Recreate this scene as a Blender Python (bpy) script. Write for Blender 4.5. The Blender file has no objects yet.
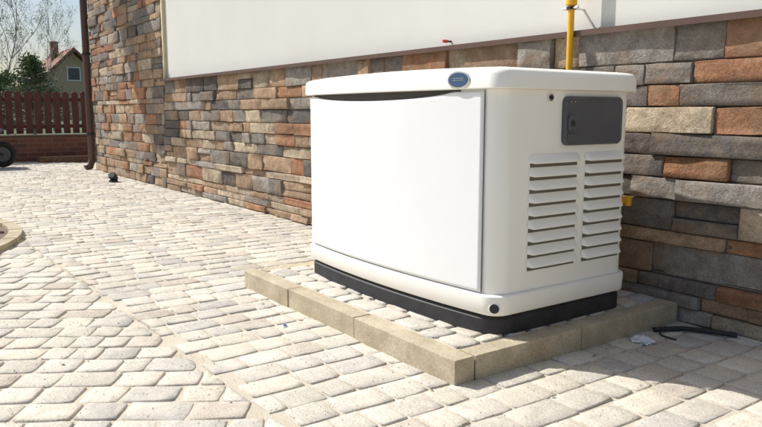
import bpy, bmesh, math, random
import numpy as np
from mathutils import Vector, Matrix
random.seed(7); rng=np.random.default_rng(7)
scene=bpy.context.scene
col=scene.collection

# ------------------------------------------------------------------ helpers
def link(o,parent=None):
    col.objects.link(o)
    if parent: o.parent=parent
    return o
def empty(name):
    e=bpy.data.objects.new(name,None); e.empty_display_size=.1; col.objects.link(e); return e
def mesh_obj(name,verts,faces,mat=None,parent=None,smooth=False,cols=None):
    me=bpy.data.meshes.new(name); me.from_pydata([tuple(v) for v in verts],[],faces); me.update()
    if mat: me.materials.append(mat)
    if smooth: me.polygons.foreach_set('use_smooth',[True]*len(me.polygons))
    if cols is not None:
        a=me.attributes.new('col','FLOAT_COLOR','POINT')
        a.data.foreach_set('color',np.asarray(cols,dtype=np.float32).ravel())
    o=bpy.data.objects.new(name,me); return link(o,parent)
def box(name,x0,x1,y0,y1,z0,z1,mat,parent=None,bevel=0,seg=2):
    v=[(x0,y0,z0),(x1,y0,z0),(x1,y1,z0),(x0,y1,z0),(x0,y0,z1),(x1,y0,z1),(x1,y1,z1),(x0,y1,z1)]
    f=[(0,3,2,1),(4,5,6,7),(0,1,5,4),(1,2,6,5),(2,3,7,6),(3,0,4,7)]
    o=mesh_obj(name,v,f,mat,parent)
    if bevel:
        m=o.modifiers.new('b','BEVEL'); m.width=bevel; m.segments=seg
        o.data.polygons.foreach_set('use_smooth',[True]*6)
        w=o.modifiers.new('w','WEIGHTED_NORMAL')
    return o
def tube(name,pts,r,mat,parent=None,n=14,cyc=False,smoothpath=False):
    cu=bpy.data.curves.new(name,'CURVE'); cu.dimensions='3D'; cu.bevel_depth=r; cu.bevel_resolution=4; cu.use_fill_caps=True
    if smoothpath:
        s=cu.splines.new('NURBS'); s.points.add(len(pts)-1)
        for p,q in zip(s.points,pts): p.co=(*q,1)
        s.use_endpoint_u=True; s.order_u=3; s.use_cyclic_u=cyc
    else:
        s=cu.splines.new('POLY'); s.points.add(len(pts)-1); s.use_cyclic_u=cyc
        for p,q in zip(s.points,pts): p.co=(*q,1)
    cu.materials.append(mat)
    return link(bpy.data.objects.new(name,cu),parent)
def cyl(name,c,axis,r,l,mat,parent=None,n=32,bevel=0.0):
    bm=bmesh.new(); bmesh.ops.create_cone(bm,cap_ends=True,segments=n,radius1=r,radius2=r,depth=l)
    q=Vector((0,0,1)).rotation_difference(Vector(axis)).to_matrix().to_4x4()
    bmesh.ops.transform(bm,matrix=Matrix.Translation(c)@q,verts=bm.verts)
    me=bpy.data.meshes.new(name); bm.to_mesh(me); bm.free(); me.materials.append(mat)
    o=link(bpy.data.objects.new(name,me),parent)
    if bevel:
        m=o.modifiers.new('b','BEVEL'); m.width=bevel; m.segments=2; m.limit_method='ANGLE'
    return o

# ------------------------------------------------------------------ materials
def newmat(name):
    m=bpy.data.materials.new(name); m.use_nodes=True
    nt=m.node_tree; b=nt.nodes['Principled BSDF']; return m,nt,b
def noise(nt,scale,detail=4,rough=.55,vec=None,dist=0):
    n=nt.nodes.new('ShaderNodeTexNoise'); n.inputs['Scale'].default_value=scale
    n.inputs['Detail'].default_value=detail; n.inputs['Roughness'].default_value=rough; n.inputs['Distortion'].default_value=dist
    if vec: nt.links.new(vec,n.inputs['Vector'])
    return n
def objco(nt):
    t=nt.nodes.new('ShaderNodeTexCoord'); return t.outputs['Object']
def ramp(nt,fac,stops):
    r=nt.nodes.new('ShaderNodeValToRGB'); nt.links.new(fac,r.inputs['Fac'])
    e=r.color_ramp.elements
    while len(e)<len(stops): e.new(.5)
    for i,(p,c) in enumerate(stops):
        e[i].position=p; e[i].color=(*c,1) if len(c)==3 else c
    return r
def mix(nt,a,b,fac,mode='MIX'):
    m=nt.nodes.new('ShaderNodeMix'); m.data_type='RGBA'; m.blend_type=mode
    for s,v in ((m.inputs[6],a),(m.inputs[7],b)):
        if hasattr(v,'links'): nt.links.new(v,s)
        else: s.default_value=(*v,1)
    if hasattr(fac,'links'): nt.links.new(fac,m.inputs[0])
    else: m.inputs[0].default_value=fac
    return m.outputs[2]
def bump(nt,b,h,strength,dist,prev=None):
    n=nt.nodes.new('ShaderNodeBump'); n.inputs['Strength'].default_value=strength; n.inputs['Distance'].default_value=dist
    nt.links.new(h,n.inputs['Height'])
    if prev: nt.links.new(prev,n.inputs['Normal'])
    nt.links.new(n.outputs[0],b.inputs['Normal']); return n.outputs[0]
def simple(name,c,rough=.5,metal=0,var=.12,scale=8,bs=0,bd=.001,bscale=200,spec=None):
    m,nt,b=newmat(name); co=objco(nt)
    n=noise(nt,scale,5,.6,co)
    r=ramp(nt,n.outputs[0],[(.3,tuple(x*(1-var) for x in c)),(.7,tuple(min(1,x*(1+var)) for x in c))])
    nt.links.new(r.outputs[0],b.inputs['Base Color'])
    b.inputs['Roughness'].default_value=rough; b.inputs['Metallic'].default_value=metal
    if spec is not None: b.inputs['Specular IOR Level'].default_value=spec
    if bs:
        n2=noise(nt,bscale,3,.6,co); bump(nt,b,n2.outputs[0],bs,bd)
    return m

# stone cladding: per-stone colour attribute + mottling
def attr_stone(name,s1,s2,contrast,dustcol,dustamt,bs=.7,bd=.006,stain=None,patch=None):
    m,nt,b=newmat(name); co=objco(nt)
    a=nt.nodes.new('ShaderNodeAttribute'); a.attribute_name='col'
    n1=noise(nt,s1,6,.65,co,.25); r1=ramp(nt,n1.outputs[0],[(.28,(1-contrast,)*3),(.72,(1+contrast,)*3)])
    c=mix(nt,a.outputs['Color'],r1.outputs[0],1,'MULTIPLY')
    n2=noise(nt,s2,4,.7,co); r2=ramp(nt,n2.outputs[0],[(.35,(.72,.72,.72)),(.65,(1.2,1.2,1.2))])
    c=mix(nt,c,r2.outputs[0],1,'MULTIPLY')
    n3=noise(nt,s1*.35,5,.6,co,.6); r3=ramp(nt,n3.outputs[0],[(.48,(0,0,0)),(.7,(1,1,1))])
    mm=nt.nodes.new('ShaderNodeMath'); mm.operation='MULTIPLY'; mm.inputs[1].default_value=dustamt
    nt.links.new(r3.outputs[0],mm.inputs[0])
    c=mix(nt,c,dustcol,mm.outputs[0])
    if stain:
        n4=noise(nt,6,6,.7,co,.8); r4=ramp(nt,n4.outputs[0],[(.5,(0,0,0)),(.62,(.55,.55,.55))])
        c=mix(nt,c,stain,r4.outputs[0])
    if patch:
        n5=noise(nt,1.1,5,.65,co,.5); r5=ramp(nt,n5.outputs[0],[(.35,(patch,patch,patch)),(.6,(1.03,1.03,1.03))])
        c=mix(nt,c,r5.outputs[0],1,'MULTIPLY')
    nt.links.new(c,b.inputs['Base Color']); b.inputs['Roughness'].default_value=.9
    b.inputs['Specular IOR Level'].default_value=.25
    p=bump(nt,b,n1.outputs[0],bs,bd*2); bump(nt,b,n2.outputs[0],bs*.9,bd*.6,p)
    return m
m_stone=attr_stone('cladding_stone',18,130,.36,(.36,.28,.19),.38,.8,.007,(.24,.155,.095))
m_paver=attr_stone('paver_stone',24,160,.09,(.68,.62,.53),.7,.6,.002,None,.9)
m_mortar=simple('mortar',(.11,.09,.073),.95,var=.3,scale=30,bs=.6,bd=.004,bscale=80)
# sand
m_sand,nt,b=newmat('joint_sand'); co=objco(nt)
n=noise(nt,220,3,.7,co); n2=noise(nt,3,4,.6,co)
r=ramp(nt,n.outputs[0],[(.3,(.46,.41,.33)),(.7,(.74,.67,.56))]); r2=ramp(nt,n2.outputs[0],[(.3,(.82,.80,.77)),(.7,(1.05,1.05,1.05))])
nt.links.new(mix(nt,r.outputs[0],r2.outputs[0],1,'MULTIPLY'),b.inputs['Base Color']); b.inputs['Roughness'].default_value=1
bump(nt,b,n.outputs[0],.8,.003)
m_kerb,nt,b=newmat('kerb_concrete'); co=objco(nt)
n=noise(nt,160,4,.7,co); n2=noise(nt,9,5,.6,co)
r=ramp(nt,n.outputs[0],[(.3,(.38,.32,.22)),(.7,(.60,.53,.395))]); r2=ramp(nt,n2.outputs[0],[(.3,(.72,.69,.65)),(.7,(1.1,1.1,1.1))])
nt.links.new(mix(nt,r.outputs[0],r2.outputs[0],1,'MULTIPLY'),b.inputs['Base Color']); b.inputs['Roughness'].default_value=.95
bump(nt,b,n.outputs[0],.6,.002)
m_plaster=simple('plaster',(.67,.66,.62),.9,var=.03,scale=2,bs=.35,bd=.002,bscale=260)
m_plasteredge=simple('plaster_edge',(.72,.62,.40),.8,var=.05)
m_flash=simple('brown_flashing',(.10,.055,.04),.45,var=.15)
m_white=simple('white_paint',(.86,.865,.865),.38,var=.012,scale=5,bs=.08,bd=.0006,bscale=500)  # shell paint, cool front light put into the tint; also on window frames
m_white_lit=simple('white_paint_lit',(.93,.91,.85),.38,var=.012,scale=5,bs=.08,bd=.0006,bscale=500)  # same shell paint, lighter and warmer: light on the side put into colour
m_black=simple('black_plastic',(.022,.022,.026),.6,var=.4,scale=18,bs=.3,bd=.001,bscale=120)
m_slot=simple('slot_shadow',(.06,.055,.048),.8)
m_louvreshade=simple('louvre_shade_grey',(.13,.12,.10),.8)  # shade under the louvre hoods put into the colour
m_grey=simple('grey_plastic',(.085,.09,.10),.5,var=.1)
m_yellow=simple('yellow_pipe_paint',(.80,.42,.02),.4,var=.08)
m_chrome=simple('chrome',(.7,.7,.7),.2,metal=1,var=.02)
m_blue=simple('badge_blue',(.045,.10,.20),.35,var=.1)
m_red=simple('red_cap',(.6,.04,.03),.4)
m_fence=simple('fence_paint',(.095,.027,.022),.6,var=.3,scale=6)
m_rubber=simple('rubber',(.02,.02,.02),.8)
m_wood=simple('old_wood',(.17,.10,.06),.8,var=.3,scale=12)
m_soil=simple('gravel_soil',(.27,.19,.15),1,var=.45,scale=60,bs=1,bd=.02,bscale=90)
m_grass=simple('grass_ground',(.09,.11,.045),1,var=.4,scale=.8,bs=.6,bd=.03,bscale=30)
m_roof=simple('roof_tiles',(.24,.10,.07),.8,var=.25,scale=3)
m_housewall=simple('house_wall',(.50,.38,.26),.9,var=.1)
m_glass=simple('window_glass',(.05,.06,.08),.1)
m_leaf=simple('leaf',(.11,.16,.05),.7,var=.5,scale=1.5)
m_leaf2=simple('young_leaf',(.24,.28,.10),.7,var=.4,scale=1.5)
m_bark=simple('bark',(.32,.29,.26),.9,var=.4)
m_bag=simple('white_plastic_film',(.75,.77,.8),.3,var=.05)
# brick
m_brick,nt,b=newmat('garden_brick'); co=objco(nt)
sep=nt.nodes.new('ShaderNodeSeparateXYZ'); cmb=nt.nodes.new('ShaderNodeCombineXYZ'); nt.links.new(co,sep.inputs[0])
nt.links.new(sep.outputs[1],cmb.inputs[0]); nt.links.new(sep.outputs[2],cmb.inputs[1])
br=nt.nodes.new('ShaderNodeTexBrick'); nt.links.new(cmb.outputs[0],br.inputs[0])
br.inputs['Scale'].default_value=1; br.inputs['Brick Width'].default_value=.25; br.inputs['Row Height'].default_value=.075
br.inputs['Mortar Size'].default_value=.006
br.inputs['Color1'].default_value=(.24,.10,.065,1); br.inputs['Color2'].default_value=(.14,.065,.05,1); br.inputs['Mortar'].default_value=(.24,.17,.13,1)
nt.links.new(br.outputs[0],b.inputs['Base Color']); b.inputs['Roughness'].default_value=.9
# ------------------------------------------------------------------ block masses
def blocks(name,items,mat,parent=None,clampf=None,rough=.0,jit=.06,cr=.55):
    """items: (origin, U, V, N, hu, hv, depth, bevel, color)"""
    V=[];F=[];C=[]
    k=8
    idx=np.arange(k*k).reshape(k,k)
    q=[(idx[i,j],idx[i+1,j],idx[i+1,j+1],idx[i,j+1]) for i in range(k-1) for j in range(k-1)]
    q=np.array(q); off=0
    for (o,U,W,N,hu,hv,d,bv,c) in items:
        pu=np.array([-hu,-hu,-hu+bv,-hu*.38,hu*.38,hu-bv,hu,hu]); pv=np.array([-hv,-hv,-hv+bv,-hv*.38,hv*.38,hv-bv,hv,hv])
        A,B=np.meshgrid(pu,pv,indexing='ij')
        lo=1-(bv*.55)/max(d,1e-6)
        h2=np.array([0,max(.3,lo),1-(1-lo)*.12,1,1,1-(1-lo)*.12,max(.3,lo),0])
        Hh=np.minimum(h2[:,None],h2[None,:])*d
        ex=np.clip((np.abs(A)-(hu-bv*1.3))/(bv*1.3),0,1); ey=np.clip((np.abs(B)-(hv-bv*1.3))/(bv*1.3),0,1)
        s=ex*ey*bv*cr
        A=A-np.sign(A)*s; B=B-np.sign(B)*s
        jt=rng.normal(0,1,(2,2,2))*min(hu,hv)*jit
        fu=(A/hu+1)/2; fv=(B/hv+1)/2
        for n_,arr in ((0,A),(1,B)):
            arr+=jt[0,0,n_]*(1-fu)*(1-fv)+jt[1,0,n_]*fu*(1-fv)+jt[0,1,n_]*(1-fu)*fv+jt[1,1,n_]*fu*fv
        A+=rng.normal(0,bv*.17,A.shape); B+=rng.normal(0,bv*.17,A.shape)
        tilt=rng.normal(0,1,2)*d*.06
        Hh=Hh+(Hh>0)*(rng.normal(0,rough,Hh.shape)+tilt[0]*A/hu+tilt[1]*B/hv)
        P=np.array(o)[None,None]+A[...,None]*np.array(U)+B[...,None]*np.array(W)+Hh[...,None]*np.array(N)
        P=P.reshape(-1,3)
        if clampf is not None: P=clampf(P)
        V.append(P); F.append(q+off); off+=k*k
        C.append(np.tile(np.array([*c,1.0]),(k*k,1)))
    V=np.concatenate(V);F=np.concatenate(F);C=np.concatenate(C)
    return mesh_obj(name,V,F.tolist(),mat,parent,True,C)

# ------------------------------------------------------------------ camera
H=0.8
cam=bpy.data.cameras.new('camera'); camo=link(bpy.data.objects.new('camera',cam))
cam.sensor_width=36; cam.lens=33.6; cam.clip_end=3000; cam.clip_start=.05
a=math.radians(35.2); p=math.radians(8.1)
fw=Vector((-math.cos(a)*math.cos(p),math.sin(a)*math.cos(p),-math.sin(p)))
camo.location=(0,0,H); camo.rotation_euler=fw.to_track_quat('-Z','Y').to_euler()
scene.camera=camo

# ------------------------------------------------------------------ light
S=Vector((-1.6,-1,2.1)).normalized()
elev=math.asin(S.z)
w=bpy.data.worlds.new('World'); scene.world=w; w.use_nodes=True; nt=w.node_tree
sky=nt.nodes.new('ShaderNodeTexSky'); sky.sky_type='NISHITA'; sky.sun_disc=False
sky.sun_elevation=elev; sky.sun_rotation=math.atan2(S.x,S.y)%(2*math.pi); sky.air_density=1.0; sky.dust_density=2.2; sky.ozone_density=1
bg=nt.nodes['Background']; nt.links.new(sky.outputs[0],bg.inputs[0]); bg.inputs[1].default_value=.12
sl=bpy.data.lights.new('sun','SUN'); sl.energy=5; sl.angle=math.radians(.5); sl.color=(1,.975,.92)
so=link(bpy.data.objects.new('sun',sl)); so.rotation_euler=S.to_track_quat('Z','Y').to_euler()
scene.view_settings.view_transform='Standard'; scene.view_settings.look='None'; scene.view_settings.exposure=0

# ------------------------------------------------------------------ ground
mesh_obj('ground',[(-900,-900,-.03),(900,-900,-.03),(900,900,-.03),(-900,900,-.03)],[(0,1,2,3)],m_grass)
mesh_obj('paving_sand_bed',[(-13.1,-4,-.0048),(2.5,-4,-.0048),(2.5,2.6,-.0048),(-13.1,2.6,-.0048)],[(0,1,2,3)],m_sand)
mesh_obj('yard_ground',[(-13.1,2.6,-.012),(-10.6,2.6,-.012),(-10.6,9,-.012),(-13.1,9,-.012)],[(0,1,2,3)],m_sand)

def pavcol():
    t=random.random()
    base=(.585,.54,.465) if t<.5 else ((.51,.48,.43) if t<.72 else ((.64,.58,.48) if t<.92 else (.53,.465,.39)))
    k=random.uniform(.88,1.07); return tuple(x*k for x in base)
def paver_rows(ang,cx,cy,ext,keep,rowd=.119):
    U=np.array((math.cos(ang),math.sin(ang),0)); W=np.array((-math.sin(ang),math.cos(ang),0)); out=[]
    v=-ext
    while v<ext:
        rd=rowd; u=-ext+random.uniform(0,.2)
        while u<ext:
            l=random.choice((.095,.125,.125,.155,.18))
            o=np.array((cx,cy,-.014+random.uniform(-.0018,.0014)))+U*(u+l/2)+W*(v+rd/2)
            if keep(o): out.append((o,U,W,(0,0,1),l/2-.0038,rd/2-.0038,.0145,.0052,pavcol()))
            u+=l
        v+=rd
    return out
SE=.76
def seam(x): return SE+.03*(x+3)
A=paver_rows(math.radians(90),-6,1.6,7.2,lambda o:-13<o[0]<1.2 and seam(o[0])-.02<o[1]<2.5 and not(-2.9<o[0]<-1.57 and 1.4<o[1]<2.5))
def cA(P):
    P[:,1]=np.clip(P[:,1],SE+.03*(P[:,0]+3)+.004,2.485); return P
Bp=paver_rows(math.radians(57),-5,-.5,9.5,lambda o:-13<o[0]<1.2 and -3.2<o[1]<seam(o[0])+.02 and (o[0]+5.35)**2+(o[1]+.75)**2>1.35**2)
def cB(P):
    P[:,1]=np.minimum(P[:,1],SE+.03*(P[:,0]+3)-.004); return P
blocks('paving_stones',A,m_paver,None,cA,.0005,.05,1.0)
blocks('courtyard_paving_stones',Bp,m_paver,None,cB,.0005,.05,1.0)
# loose grit and sand grains lying on the paving
V=[];F=[]
R=random.Random(4)
for i in range(9000):
    x=-R.uniform(.6,6.0); y=R.uniform(-.2,2.45)
    if -2.99<x<-1.5 and y>1.32: continue
    s=R.uniform(.0008,.0026)*(1.6 if R.random()<.04 else 1); z=.0005; b0=len(V)
    for d in ((1,0,0),(0,1,0),(-1,0,0),(0,-1,0),(0,0,1.1)): V.append((x+d[0]*s*R.uniform(.7,1.3),y+d[1]*s*R.uniform(.7,1.3),z+d[2]*s))
    F+=[(b0,b0+1,b0+4),(b0+1,b0+2,b0+4),(b0+2,b0+3,b0+4),(b0+3,b0,b0+4)]
mesh_obj('loose_grit',V,F,m_sand)

# planting bed with curved kerb
bed=empty('planting_bed')
segs=26
for i in range(segs):
    a0=2*math.pi*i/segs+.006; a1=2*math.pi*(i+1)/segs-.006
    c=(-5.35,-.75); v=[]
    for z in (-.02,.035):
        for r_ in (1.42,1.5):
            for t in (a0,(a0+a1)/2,a1): v.append((c[0]+r_*math.cos(t),c[1]+r_*math.sin(t),z))
    f=[(6,9,10,7),(7,10,11,8),(3,4,10,9),(4,5,11,10),(1,0,6,7),(2,1,7,8),(0,3,9,6),(5,2,8,11)]
    mesh_obj('kerb_segment',v,f,m_kerb,bed)
n_=48; v=[(-5.35,-.75,.03)]+[(-5.35+1.415*math.cos(2*math.pi*i/n_),-.75+1.415*math.sin(2*math.pi*i/n_),.012) for i in range(n_)]
mesh_obj('soil',v,[(0,1+i,1+(i+1)%n_) for i in range(n_)],m_soil,bed)
it=[]
for i in range(900):
    r_=1.38*math.sqrt(random.random()); t=random.uniform(0,6.28); s=random.uniform(.01,.028); q=random.uniform(0,3.14)
    k=random.uniform(.5,1.4)
    it.append(((-5.35+r_*math.cos(t),-.75+r_*math.sin(t),.012),(math.cos(q),math.sin(q),0),(-math.sin(q),math.cos(q),0),(0,0,1),s,s*.7,s*1.2,s*.35,(.28*k,.2*k,.16*k)))
blocks('gravel',it,m_soil,bed)

# ------------------------------------------------------------------ building wall
WY=2.49
bld=empty('stone_clad_building')
XL=-10.45; XR=3.0; XP=-7.47; ZT=1.13; ZH=4.6
def stonecol(x,z):
    t=random.random(); far=min(1,max(0,(-x-2)/3))
    pal=[((.205,.183,.163),.31-.15*far),((.29,.262,.23),.20-.03*far),((.120,.109,.102),.15-.07*far),((.35,.175,.098),.12+.04*far),
         ((.38,.262,.172),.14+.13*far),((.46,.375,.27),.08+.08*far)]
    if z<.35: pal=[(c,wt*(2.4 if i>=4 else (.7 if i<3 else 1))) for i,(c,wt) in enumerate(pal)]
    s=sum(w_ for _,w_ in pal); t*=s
    for c,w_ in pal:
        t-=w_
        if t<=0: break
    k=random.uniform(.84,1.2); return tuple(min(.6,x_*k) for x_ in c)
def courses(x0,x1,z0,z1):
    out=[];z=z0
    while z<z1-.02:
        h_=random.choice((.055,.085,.10,.11,.12,.125)) 
        if z1-(z+h_)<.05: h_=z1-z
        x=x0
        while x<x1-.01:
            l=random.choice((.14,.20,.26,.32,.38,.45))*(1 if h_>.07 else 1.3)
            if x1-(x+l)<.1: l=x1-x
            g=.0022
            sub=[(z,h_)]
            if h_>.1 and random.random()<.10:
                q=h_*random.uniform(.4,.6); sub=[(z,q),(z+q,h_-q)]
            for zz,hz in sub:
                d=random.uniform(.018,.046)
                out.append(((x+l/2,WY+.028,zz+hz/2),(1,0,0),(0,0,1),(0,-1,0),l/2-g,hz/2-g,d,.004,stonecol(x,zz)))
            x+=l
        z+=h_
    return out
st=courses(XP,XR,0,ZT)+courses(XL,XP,0,ZH)
blocks('stone_cladding',st,m_stone,bld,None,.0028,.035,.3)
# return face at left end
rt=[];z=0
while z<ZH:
    h_=random.choice((.085,.1,.115)); y=WY
    while y<6:
        l=random.choice((.2,.3,.36)); rt.append(((XL+.002,y+l/2,z+h_/2),(0,-1,0),(0,0,1),(-1,0,0),l/2-.004,h_/2-.004,.03,.005,stonecol(XL,z))); y+=l
    z+=h_
blocks('stone_cladding_return',rt,m_stone,bld,None,.0022)
box('mortar_core',XL+.005,XP,WY+.014,7,-.02,ZH,m_mortar,bld)
box('mortar_core_low',XP+.001,XR,WY+.014,6.9,-.02,ZT-.002,m_mortar,bld)
box('plaster_wall',XP+.045,XR,WY+.03,6.8,ZT,ZH-.002,m_plaster,bld)
box('plaster_edge_trim',XP+.002,XP+.043,WY+.0,6.8,ZT+.014,ZH-.003,m_plasteredge,bld,.003)
box('sill_flashing',XP+.001,XR,WY-.035,WY+.06,ZT+.001,ZT+.013,m_flash,bld,.002)
box('flashing_drip',XP+.001,XR,WY-.038,WY-.032,ZT-.012,ZT+.012,m_flash,bld)
# unseen slab added high above the pier to cast the diagonal shade on the stone
box('shade_slab',-10.7,-9.6,.75,WY-.02,4.0,4.12,m_flash,bld)
box('roof_slab',XL-.1,XR+.1,WY-.1,7.2,ZH+.001,ZH+.2,m_flash,bld)
# downpipe
dp=empty('rain_downpipe')
tube('pipe',[(-10.56,WY-.03,.12),(-10.56,WY-.03,4.55)],.05,m_flash,dp)
tube('shoe',[(-10.56,WY-.03,.14),(-10.56,WY-.06,.05),(-10.56,WY-.13,.02)],.05,m_flash,dp)
for z in (.5,1.6,2.8): cyl('clamp',(-10.56,WY-.03,z),(0,0,1),.058,.03,m_black,dp)
# small fittings on sill
fx=empty('wall_hose_fitting')
cyl('red_cap',(-2.93,WY-.01,1.17),(0,-1,0),.008,.03,m_red,fx,bevel=.002)
cyl('stem',(-2.93,WY+.015,1.17),(0,-1,0),.005,.04,m_black,fx)
# ------------------------------------------------------------------ pad
pad=empty('paved_generator_pad')
PX0,PX1,PY0,PY1,PZ=-2.985,-1.51,1.335,2.462,.08
kw=.075
xs=[PX0,-2.56,-2.06,PX1]
for i in range(3):
    box('kerb_front',xs[i]+.002,xs[i+1]-.002,PY0+random.uniform(-.002,.002),PY0+kw,-.03,PZ+random.uniform(-.003,.002),m_kerb,pad,.004)
ys=[PY0+kw+.003,1.90,PY1]
for i in range(2):
    box('kerb_side',PX1-kw,PX1-.001*i,ys[i]+.002,ys[i+1]-.002,-.03,PZ+random.uniform(-.003,.001),m_kerb,pad,.004)
    box('kerb_side_far',PX0+.001,PX0+kw,ys[i]+.002,ys[i+1]-.002,-.03,PZ-.001,m_kerb,pad,.004)
box('pad_fill',PX0+kw+.001,PX1-kw-.001,PY0+kw+.001,PY1,-.02,PZ-.006,m_sand,pad)
it=[];y=PY0+kw+.003
while y<PY1-.03:
    x=PX0+kw+.003
    while x<PX1-kw-.02:
        l=random.choice((.09,.12,.15)); 
        if PX1-kw-(x+l)<.06: l=PX1-kw-x-.003
        it.append(((x+l/2,y+.052,PZ-.018),(1,0,0),(0,1,0),(0,0,1),l/2-.004,.048,.021,.008,pavcol())); x+=l
    y+=.104
blocks('pad_pavers',it,m_paver,pad,None,.0008,.06,.9)

# ------------------------------------------------------------------ generator
gen=empty('standby_generator')
X0,X1,Y0,Y1=-2.80,-1.597,1.578,2.245
XC=(X0+X1)/2; YC=(Y0+Y1)/2; BUL=.042
def outline(off,r=.075,n=9,bul=BUL):
    pts=[]
    x0,x1,y0,y1=X0-off,X1+off,Y0-off,Y1+off; r=max(.012,r+off)
    cs=[((x1-r,y0+r),-90,0),((x1-r,y1-r),0,90),((x0+r,y1-r),90,180),((x0+r,y0+r),180,270)]
    def edge(pa,pb,m): return [(pa[0]+(pb[0]-pa[0])*i/m,pa[1]+(pb[1]-pa[1])*i/m) for i in range(1,m)]
    arcs=[[(c[0]+r*math.cos(math.radians(s+(e-s)*i/n)),c[1]+r*math.sin(math.radians(s+(e-s)*i/n))) for i in range(n+1)] for c,s,e in cs]
    for k in range(4):
        pts+=arcs[k]; pts+=edge(arcs[k][-1],arcs[(k+1)%4][0],24 if k in(1,3) else 10)
    out=[]
    for x,y in pts:
        if y<YC:
            t=(x-XC)/((X1-X0)/2+off); wgt=min(1,(YC-y)/(YC-Y0))
            y-=bul*max(0,1-t*t)*wgt
        out.append((x,y))
    return out
def fy(x): # front surface
    t=(x-XC)/((X1-X0)/2); return Y0-BUL*(1-t*t)
def loft(name,levels,mat,cap=True,parent=gen,bul=BUL,r=.075):
    V=[];F=[];n=None
    for z,off in levels:
        o=outline(off,r,bul=bul); n=len(o)
        V+= [(x,y,z(x,y) if callable(z) else z) for x,y in o]
    for k in range(len(levels)-1):
        for i in range(n):
            j=(i+1)%n; F.append((k*n+i,k*n+j,(k+1)*n+j,(k+1)*n+i))
    if cap:
        F.append(tuple(range(n))[::-1]); F.append(tuple((len(levels)-1)*n+i for i in range(n)))
    o=mesh_obj(name,V,F,mat,parent,True)
    m=o.modifiers.new('e','EDGE_SPLIT'); m.split_angle=math.radians(38)
    return o
BZ=PZ+.001
loft('base',[(BZ,.004),(BZ+.05,.004),(BZ+.056,-.002),(BZ+.062,-.01)],m_black)
loft('lower_skirt',[(BZ+.063,-.004),(BZ+.066,.004),(BZ+.071,.008),(BZ+.12,.011),(BZ+.129,.010),(BZ+.133,.005),(BZ+.134,-.004)],m_white_lit,r=.05)
loft('body',[(BZ+.1345,-.003),(.60,-.002),(.872,-.002)],m_white_lit,r=.06)
# lid
def ztop(dz):
    def f(x,y):
        t=(x-XC)/((X1-X0)/2)
        return .872+dz+ .008*(1-min(1,t*t))*(dz/.07)
    return f
loft('lid',[(.8725,.002),(.8732,.016),(.876,.0185),(ztop(.045),.0175),(ztop(.056),.013),(ztop(.062),.004),(ztop(.066),-.012),(ztop(.069),-.04),(ztop(.074),-.14)],m_white_lit,r=.032)
# door panel on front (grid following bulge)
dx0,dx1=X0+.045,X1-.062; dz0=BZ+.138
def dtop(x):
    t=(x-(dx0+.06+dx1-.14)/2)/((dx1-.14-dx0-.06)/2)
    return .866-.024*max(0,1-t*t)**.7 if abs(t)<1 else .866
N=64;M=14;V=[];F=[]
xs_=[dx0,dx0+.002,dx0+.006]+[dx0+.012+(dx1-dx0-.024)*i/N for i in range(N+1)]+[dx1-.006,dx1-.002,dx1]
ts=[0,.003,.009,.02]+[.02+.96*i/M for i in range(1,M)]+[.98,.991,.997,1]
for x in xs_:
    for t in ts:
        zt=dtop(x); z=dz0+(zt-dz0)*t
        ex=min(x-dx0,dx1-x); ez=min(z-dz0,zt-z)
        e=min(ex,ez*1.0); o_=.009*math.sin(min(1,e/.006)*math.pi/2)
        V.append((x,fy(x)-o_-.0005,z))
nz=len(ts)
for i in range(len(xs_)-1):
    for j in range(nz-1): F.append((i*nz+j,(i+1)*nz+j,(i+1)*nz+j+1,i*nz+j+1))
mesh_obj('front_door',V,F,m_white,gen,True)
def strip(name,xa,xb,za,zb,off,mat,n=40):
    V=[];F=[]
    for i in range(n+1):
        x=xa+(xb-xa)*i/n
        V+=[(x,fy(x)-off,za),(x,fy(x)-off,zb)]
        if i: F.append((2*i-2,2*i,2*i+1,2*i-1))
    return mesh_obj(name,V,F,mat,gen,True)
strip('grip_recess_shade',dx0+.03,dx1-.1,.834,.8715,.0012,m_slot)  # dark strip painted as the shade in the grip gap
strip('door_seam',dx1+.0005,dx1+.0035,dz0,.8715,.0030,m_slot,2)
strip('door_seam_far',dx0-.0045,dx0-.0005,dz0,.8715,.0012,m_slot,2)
# badge
bx=-1.75; by=fy(bx)-.0185; slope=(fy(bx+.05)-fy(bx-.05))/.1
for nm,ra,rb,off,mt in (('badge_rim',.048,.029,.003,m_chrome),('badge_face',.042,.0235,.0045,m_blue)):
    n=40; V=[];
    for k,oo in ((0,0),(1,off),(.96,off+.001)):
        sc=1 if k!=.96 else .96
        for i in range(n):
            t=2*math.pi*i/n; xx=ra*sc*math.cos(t)
            V.append((bx+xx,by+slope*xx-oo,.903+rb*sc*math.sin(t)))
    F=[(k*n+i,k*n+(i+1)%n,(k+1)*n+(i+1)%n,(k+1)*n+i) for k in range(2) for i in range(n)]+[tuple(2*n+i for i in range(n))]
    mesh_obj(nm,V,F,mt,gen)
for zz in (.907,.901):
    xa,xb=bx-.024,bx+.024
    V=[(xa,by+slope*(xa-bx)-.0062,zz),(xb,by+slope*(xb-bx)-.0062,zz),(xb,by+slope*(xb-bx)-.0062,zz+.0012),(xa,by+slope*(xa-bx)-.0062,zz+.0012)]
    mesh_obj('badge_line',V,[(0,1,2,3)],m_chrome,gen)
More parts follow.
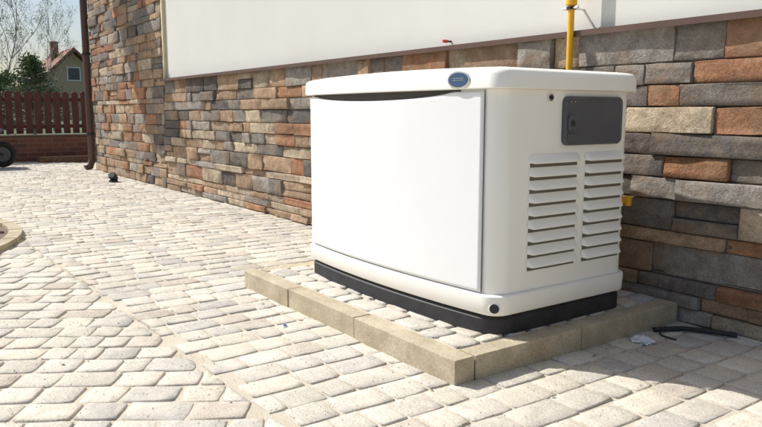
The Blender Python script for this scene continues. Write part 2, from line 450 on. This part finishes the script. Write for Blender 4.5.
# side louvres
SX=X1-.002
def louvre(name,ya,yb,z,h_=.030,d=.020):
    n=20;V=[];F=[]
    prof=[(0,0),(.12,.10),(.3,.36),(.5,.64),(.7,.86),(.86,.97),(.95,1.0),(1.0,.93),(1.0,.55),(.98,0)]
    for i in range(n+1):
        s=i/n; y=ya+(yb-ya)*(.5-.5*math.cos(math.pi*s))
        e=min(y-ya,yb-y)/.016; ef=math.sqrt(max(0,1-(1-min(1,e))**2))
        hz=h_*(.55+.45*ef)
        for a_,o_ in prof: V.append((SX+.0008+d*o_*ef,y,z+h_-(h_-hz)*.5-hz*a_))
    m=len(prof)
    for i in range(n):
        for j in range(m-1): F.append((i*m+j,i*m+j+1,(i+1)*m+j+1,(i+1)*m+j))
    mesh_obj(name,V,F,m_white_lit,gen,True)
for c,(ya,yb) in enumerate(((1.712,1.952),(1.985,2.195))):
    for r_ in range(9):
        z=.282+r_*.0428
        louvre('louvre',ya,yb,z+.0105)
        box('louvre_slot_shade',SX-.001,SX+.0012,ya+.005,yb-.005,z-.0015,z+.0115,m_louvreshade,gen)  # grey strip painted as slot shade, no opening behind
# control cover
def rrect(y0,y1,z0,z1,r,n=6):
    o=[]
    for (cy,cz),s in (((y1-r,z0+r),-90),((y1-r,z1-r),0),((y0+r,z1-r),90),((y0+r,z0+r),180)):
        for i in range(n+1):
            t=math.radians(s+90*i/n); o.append((cy+r*math.cos(t),cz+r*math.sin(t)))
    return o
def plate(name,y0,y1,z0,z1,r,lv,mat):
    V=[];n=None
    for x,ins in lv:
        o=rrect(y0+ins,y1-ins,z0+ins,z1-ins,max(.002,r-ins)); n=len(o); V+=[(x,a_,b_) for a_,b_ in o]
    F=[(k*n+i,k*n+(i+1)%n,(k+1)*n+(i+1)%n,(k+1)*n+i) for k in range(len(lv)-1) for i in range(n)]+[tuple((len(lv)-1)*n+i for i in range(n))]
    return mesh_obj(name,V,F,mat,gen)
plate('control_cover',1.862,2.165,.690,.853,.022,[(SX,0),(SX+.012,0),(SX+.016,.003),(SX+.017,.008),(SX+.014,.013),(SX+.014,.02)],m_grey)
plate('control_cover_latch',1.872,1.905,.738,.79,.01,[(SX+.010,0),(SX+.022,.001),(SX+.025,.005)],m_grey)
cyl('latch_knob',(SX+.027,1.889,.764),(1,0,0),.009,.006,m_black,gen,bevel=.001)
for yy in (1.885,1.905): cyl('cover_screw',(SX+.0165,yy,.835),(1,0,0),.0035,.003,m_chrome,gen,16)
plate('cover_step',1.872,1.93,.700,.730,.006,[(SX+.010,0),(SX+.017,.001),(SX+.018,.003)],m_grey)
# lock
cyl('lock_ring',(SX+.003,1.800,.848),(1,0,0),.013,.008,m_chrome,gen,bevel=.0015)
cyl('lock_core',(SX+.006,1.800,.848),(1,0,0),.007,.008,m_black,gen)
# hole in skirt on rounded corner
cn=Vector((math.cos(math.radians(-50)),math.sin(math.radians(-50)),0))
pc=Vector((X1-.05,Y0+.05,0))+cn*(.05+.0105); pc.z=BZ+.092
cyl('lifting_hole_rim',pc,cn,.019,.006,m_white_lit,gen,bevel=.002)
cyl('lifting_hole',pc+cn*.0012,cn,.0155,.006,m_black,gen)

# ------------------------------------------------------------------ gas pipe
gp=empty('gas_pipe')
PXg=-2.065;PYg=2.44
tube('riser',[(PXg,PYg,.95),(PXg,PYg,1.27)],.014,m_yellow,gp)
tube('upper_riser',[(PXg,PYg,1.25),(PXg,PYg,4.3)],.019,m_yellow,gp)
cyl('coupling',(PXg,PYg,1.262),(0,0,1),.024,.03,m_yellow,gp,bevel=.003)
cyl('clamp',(PXg,PYg,1.235),(0,0,1),.021,.012,m_black,gp)
tube('clamp_arm',[(PXg,PYg,1.235),(PXg,WY+.03,1.235)],.005,m_chrome,gp)
tube('clamp_bolt',[(PXg-.04,PYg-.005,1.235),(PXg+.04,PYg-.005,1.235)],.006,m_chrome,gp)
tube('drop',[(PXg,PYg,.96),(PXg,PYg,.5),(PXg+.03,PYg,.46),(-1.75,PYg,.45)],.013,m_yellow,gp)
tube('inlet',[(-1.755,PYg+.01,.45),(-1.755,2.24,.45)],.015,m_yellow,gp)
cyl('valve_body',(-1.735,2.43,.45),(0,0,1),.015,.04,m_yellow,gp,bevel=.004)

# ------------------------------------------------------------------ litter on the ground
bag=empty('crumpled_plastic_bag')
bm=bmesh.new(); bmesh.ops.create_icosphere(bm,subdivisions=3,radius=.04)
for v in bm.verts:
    d=v.co.normalized(); k=1+.45*math.sin(d.x*7+d.y*5)*math.cos(d.z*8+d.x*4)+random.uniform(-.12,.12)
    v.co=Vector((d.x*.035*k,d.y*.025*k,max(0,d.z*.014*k+.006)))+Vector((-1.44,2.14,.0))
me=bpy.data.meshes.new('film'); bm.to_mesh(me); bm.free(); me.materials.append(m_bag); link(bpy.data.objects.new('film',me),bag)
cb=empty('black_cable')
tube('cable_sheath',[(-1.49,2.28,.008),(-1.46,2.33,.010),(-1.43,2.38,.010),(-1.38,2.41,.010),(-1.30,2.43,.014),(-1.27,2.45,.012)],.009,m_black,cb,smoothpath=True)
tube('cable_end',[(-1.46,2.33,.012),(-1.47,2.28,.008),(-1.43,2.24,.005),(-1.38,2.25,.005)],.003,m_black,cb,smoothpath=True)
gl=empty('garden_spotlight')
sx,sy=-8.5,2.2
cyl('foot',(sx,sy,.012),(0,0,1),.05,.02,m_black,gl)
cyl('lamp_head',(sx,sy,.06),(.5,-.4,.5),.045,.09,m_black,gl,bevel=.01)
tube('bracket',[(sx,sy,.02),(sx,sy,.07)],.012,m_black,gl)
bp=empty('blue_bottle_cap'); cyl('cap',(-2.33,1.2,.006),(0,0,1),.006,.006,simple('blue_plastic',(.05,.2,.5),.4),bp)
R=random.Random(21)
V=[];F=[]
for i in range(70):
    x=-R.uniform(1.2,5); y=R.uniform(.2,2.4)
    if -3<x<-1.5 and y>1.3: continue
    q=R.uniform(0,6.28); l=R.uniform(.004,.012); w_=l*.4; b0=len(V)
    c_,s_=math.cos(q),math.sin(q)
    for a_,b_,h_ in ((-l,0,.001),(0,w_,.004),(l,0,.002),(0,-w_,.003)): V.append((x+a_*c_-b_*s_,y+a_*s_+b_*c_,.001+h_))
    F.append((b0,b0+3,b0+2,b0+1))
mesh_obj('dry_leaf_litter',V,F,m_wood)

# ------------------------------------------------------------------ fence
FX=-13.1
gw=empty('brick_garden_wall')
box('bricks',FX,FX+.25,-9,9,-.02,.40,m_brick,gw)
box('coping',FX-.02,FX+.27,-9,9,.401,.43,m_flash,gw)
fe=empty('picket_fence')
V=[];F=[]
y=-9.0
while y<9:
    b0=len(V); x0,x1=FX+.09,FX+.11; w_=.105; zt=1.15+random.uniform(-.006,.006)
    for x in (x0,x1): V+=[(x,y,.45),(x,y+w_,.45),(x,y+w_,zt-.03),(x,y+w_*.5,zt),(x,y,zt-.03)]
    F+=[tuple(b0+i for i in (0,4,3,2,1)),tuple(b0+5+i for i in range(5))]+[(b0+i,b0+(i+1)%5,b0+5+(i+1)%5,b0+5+i) for i in range(5)]
    y+=.145
mesh_obj('pickets',V,F,m_fence,fe)
box('rail_low',FX+.06,FX+.089,-9,9,.54,.60,m_fence,fe); box('rail_high',FX+.06,FX+.089,-9,9,.98,1.04,m_fence,fe)
for yy in (-4,-1.6,.8,3.2,5.6): box('post',FX+.02,FX+.058,yy,yy+.1,.43,1.12,m_fence,fe)
box('timber_plank',-12.7,-12.4,2.1,4.2,-.01,.09,m_wood,None,.01)
# wheelbarrow (mostly out of frame at the left)
wb=empty('wheelbarrow'); wx,wy=-11.7,1.48
def torus(R,r,seg=32,s2=12):
    V=[];F=[]
    for i in range(seg):
        for j in range(s2):
            a_=2*math.pi*i/seg;b_=2*math.pi*j/s2
            V.append((wx+r*math.sin(b_),wy+(R+r*math.cos(b_))*math.cos(a_),.19+(R+r*math.cos(b_))*math.sin(a_)))
            F.append((i*s2+j,((i+1)%seg)*s2+j,((i+1)%seg)*s2+(j+1)%s2,i*s2+(j+1)%s2))
    return V,F
V,F=torus(.15,.04); mesh_obj('tyre',V,F,m_rubber,wb,True)
cyl('hub',(wx,wy,.19),(1,0,0),.11,.03,m_grey,wb)
for s in (-.1,.1):
    tube('frame',[(wx+s*.6,wy,.19),(wx+s*1.6,wy-.35,.30),(wx+s*2.6,wy-1.3,.52)],.016,m_black,wb)
    tube('leg',[(wx+s*2,wy-.75,.4),(wx+s*2.2,wy-.85,.0),(wx+s*2.2,wy-.6,.3)],.014,m_black,wb)
V=[(wx-.2,wy-.25,.3),(wx+.2,wy-.25,.3),(wx+.24,wy-.85,.38),(wx-.24,wy-.85,.38),(wx-.3,wy-.0,.56),(wx+.3,wy-.0,.56),(wx+.34,wy-1.0,.62),(wx-.34,wy-1.0,.62)]
mesh_obj('tray',V,[(0,1,2,3),(0,1,5,4),(1,2,6,5),(2,3,7,6),(3,0,4,7)],m_grey,wb).modifiers.new('s','SOLIDIFY').thickness=.01

# ------------------------------------------------------------------ background: house, trees
hs=empty('gabled_house')
hx,hy,hw=-86,18.6,4.0
V=[];x0,x1=hx,hx-12
for x in (x0,x1): V+=[(x,hy-hw,0),(x,hy+hw,0),(x,hy+hw,3.7),(x,hy,7.4),(x,hy-hw,3.7)]
mesh_obj('walls',V,[(0,1,2,3,4),(9,8,7,6,5),(0,4,9,5),(1,6,7,2)],m_housewall,hs)
V=[]
for x in (x0+.7,x1-.7):
    V+=[(x,hy-hw-.7,3.1),(x,hy,7.6),(x,hy+hw+.7,3.1),(x,hy+hw+.7,3.4),(x,hy,7.95),(x,hy-hw-.7,3.4)]
mesh_obj('roof',V,[(0,5,4,1),(1,4,3,2),(6,7,10,11),(7,8,9,10),(5,11,10,4),(4,10,9,3),(0,1,7,6),(1,2,8,7),(0,6,11,5),(2,3,9,8)],m_roof,hs)
for yy,z0_ in ((hy-2,1.3),(hy+.6,1.3),(hy-.6,4.4)):
    box('window',x0+.02,x0+.08,yy,yy+1.2,z0_,z0_+1.3,m_glass,hs); box('window_frame',x0+.0,x0+.05,yy-.12,yy+1.32,z0_-.12,z0_+1.42,m_white,hs)
box('chimney',hx-5,hx-4.3,hy-1.4,hy-.6,6,8.9,m_roof,hs)

def tree(name,base,height,spread,leafmat,nleaf,leafsize,seed,levels=4,trunk_r=.12,conifer=False):
    R=random.Random(seed); root=empty(name)
    cu=bpy.data.curves.new('branches','CURVE'); cu.dimensions='3D'; cu.bevel_depth=1; cu.bevel_resolution=1
    tips=[]
    def grow(p,d,l,r,lev):
        n=5; pts=[p]; q=Vector(p); dd=Vector(d)
        for i in range(n):
            dd=(dd+Vector((R.uniform(-1,1),R.uniform(-1,1),R.uniform(-.4,.8)))*.16).normalized(); q=q+dd*l/n; pts.append(q.copy())
        s=cu.splines.new('POLY'); s.points.add(n)
        for i,(sp,pt) in enumerate(zip(s.points,pts)): sp.co=(*pt,1); sp.radius=r*(1-.65*i/n)
        if lev==0: tips.extend(pts[2:]); return
        for i in range(R.choice((4,5,6)) if lev<levels else 9):
            k=R.uniform(.25,1); pt=pts[min(n,int(k*n)+1)]
            a_=R.uniform(0,6.28); side=Vector((math.cos(a_)*spread,math.sin(a_)*spread,R.uniform(.3,.9)))
            grow(pt,(dd*.6+side).normalized(),l*R.uniform(.42,.62),r*.45,lev-1)
    if conifer:
        s=cu.splines.new('POLY'); s.points.add(1); s.points[0].co=(*base,1); s.points[0].radius=trunk_r
        s.points[1].co=(base[0],base[1],base[2]+height,1); s.points[1].radius=.02
        for i in range(170):
            k=R.random()**.8; z=height*(.06+.92*k); a_=R.uniform(0,6.28); l=spread*(1-k)**.8*R.uniform(.5,1.2)+.1
            p0=Vector(base)+Vector((0,0,z)); p1=p0+Vector((math.cos(a_)*l,math.sin(a_)*l,l*.15))
            s=cu.splines.new('POLY'); s.points.add(1); s.points[0].co=(*p0,1); s.points[1].co=(*p1,1); s.points[0].radius=.03; s.points[1].radius=.008
            for j in range(5): tips.append(p0.lerp(p1,R.uniform(.35,1)))
    else: grow(Vector(base),(0,0,1),height*.6,trunk_r,levels)
    cu.materials.append(m_bark); link(bpy.data.objects.new('branches',cu),root)
    V=[];F=[]
    for i in range(nleaf):
        t=R.choice(tips); c=t+Vector([R.gauss(0,leafsize*1.6) for _ in range(3)])
        q=Vector([R.gauss(0,1) for _ in range(3)]).normalized(); q2=q.orthogonal().normalized(); q3=q.cross(q2); s=leafsize*R.uniform(.5,1.1)
        b0=len(V); V+=[c+q2*s,c+q3*s*.5,c-q2*s,c-q3*s*.5]; F.append((b0,b0+1,b0+2,b0+3))
    if nleaf: mesh_obj('leaves',V,F,leafmat,root)
tree('bare_birch_tree',(-30,4.0,0),6.0,.7,m_leaf2,1900,.035,3,4,.04)
tree('bare_birch_tree',(-33,6.2,0),5.0,.6,m_leaf2,1500,.035,11,4,.03)
tree('spruce_tree',(-26,4.3,0),2.6,1.5,m_leaf,4200,.06,5,conifer=True,trunk_r=.06)
tree('spruce_tree',(-29,3.9,0),2.2,1.4,m_leaf,3600,.06,6,conifer=True,trunk_r=.06)
R=random.Random(9);V=[];F=[]
for i in range(26000):
    y=R.uniform(-60,90); hmax=3.2+1.4*math.sin(y*.35)+1.1*math.sin(y*.9+1); z=R.random()**.7*hmax*1.0; x=-110+R.uniform(-3,3)
    c=Vector((x,y,z)); q=Vector([R.gauss(0,1) for _ in range(3)]).normalized(); q2=q.orthogonal().normalized(); q3=q.cross(q2); s=R.uniform(.15,.4)
    b0=len(V); V+=[c+q2*s,c+q3*s*.7,c-q2*s,c-q3*s*.7]; F.append((b0,b0+1,b0+2,b0+3))
mesh_obj('distant_trees',V,F,m_leaf,None)
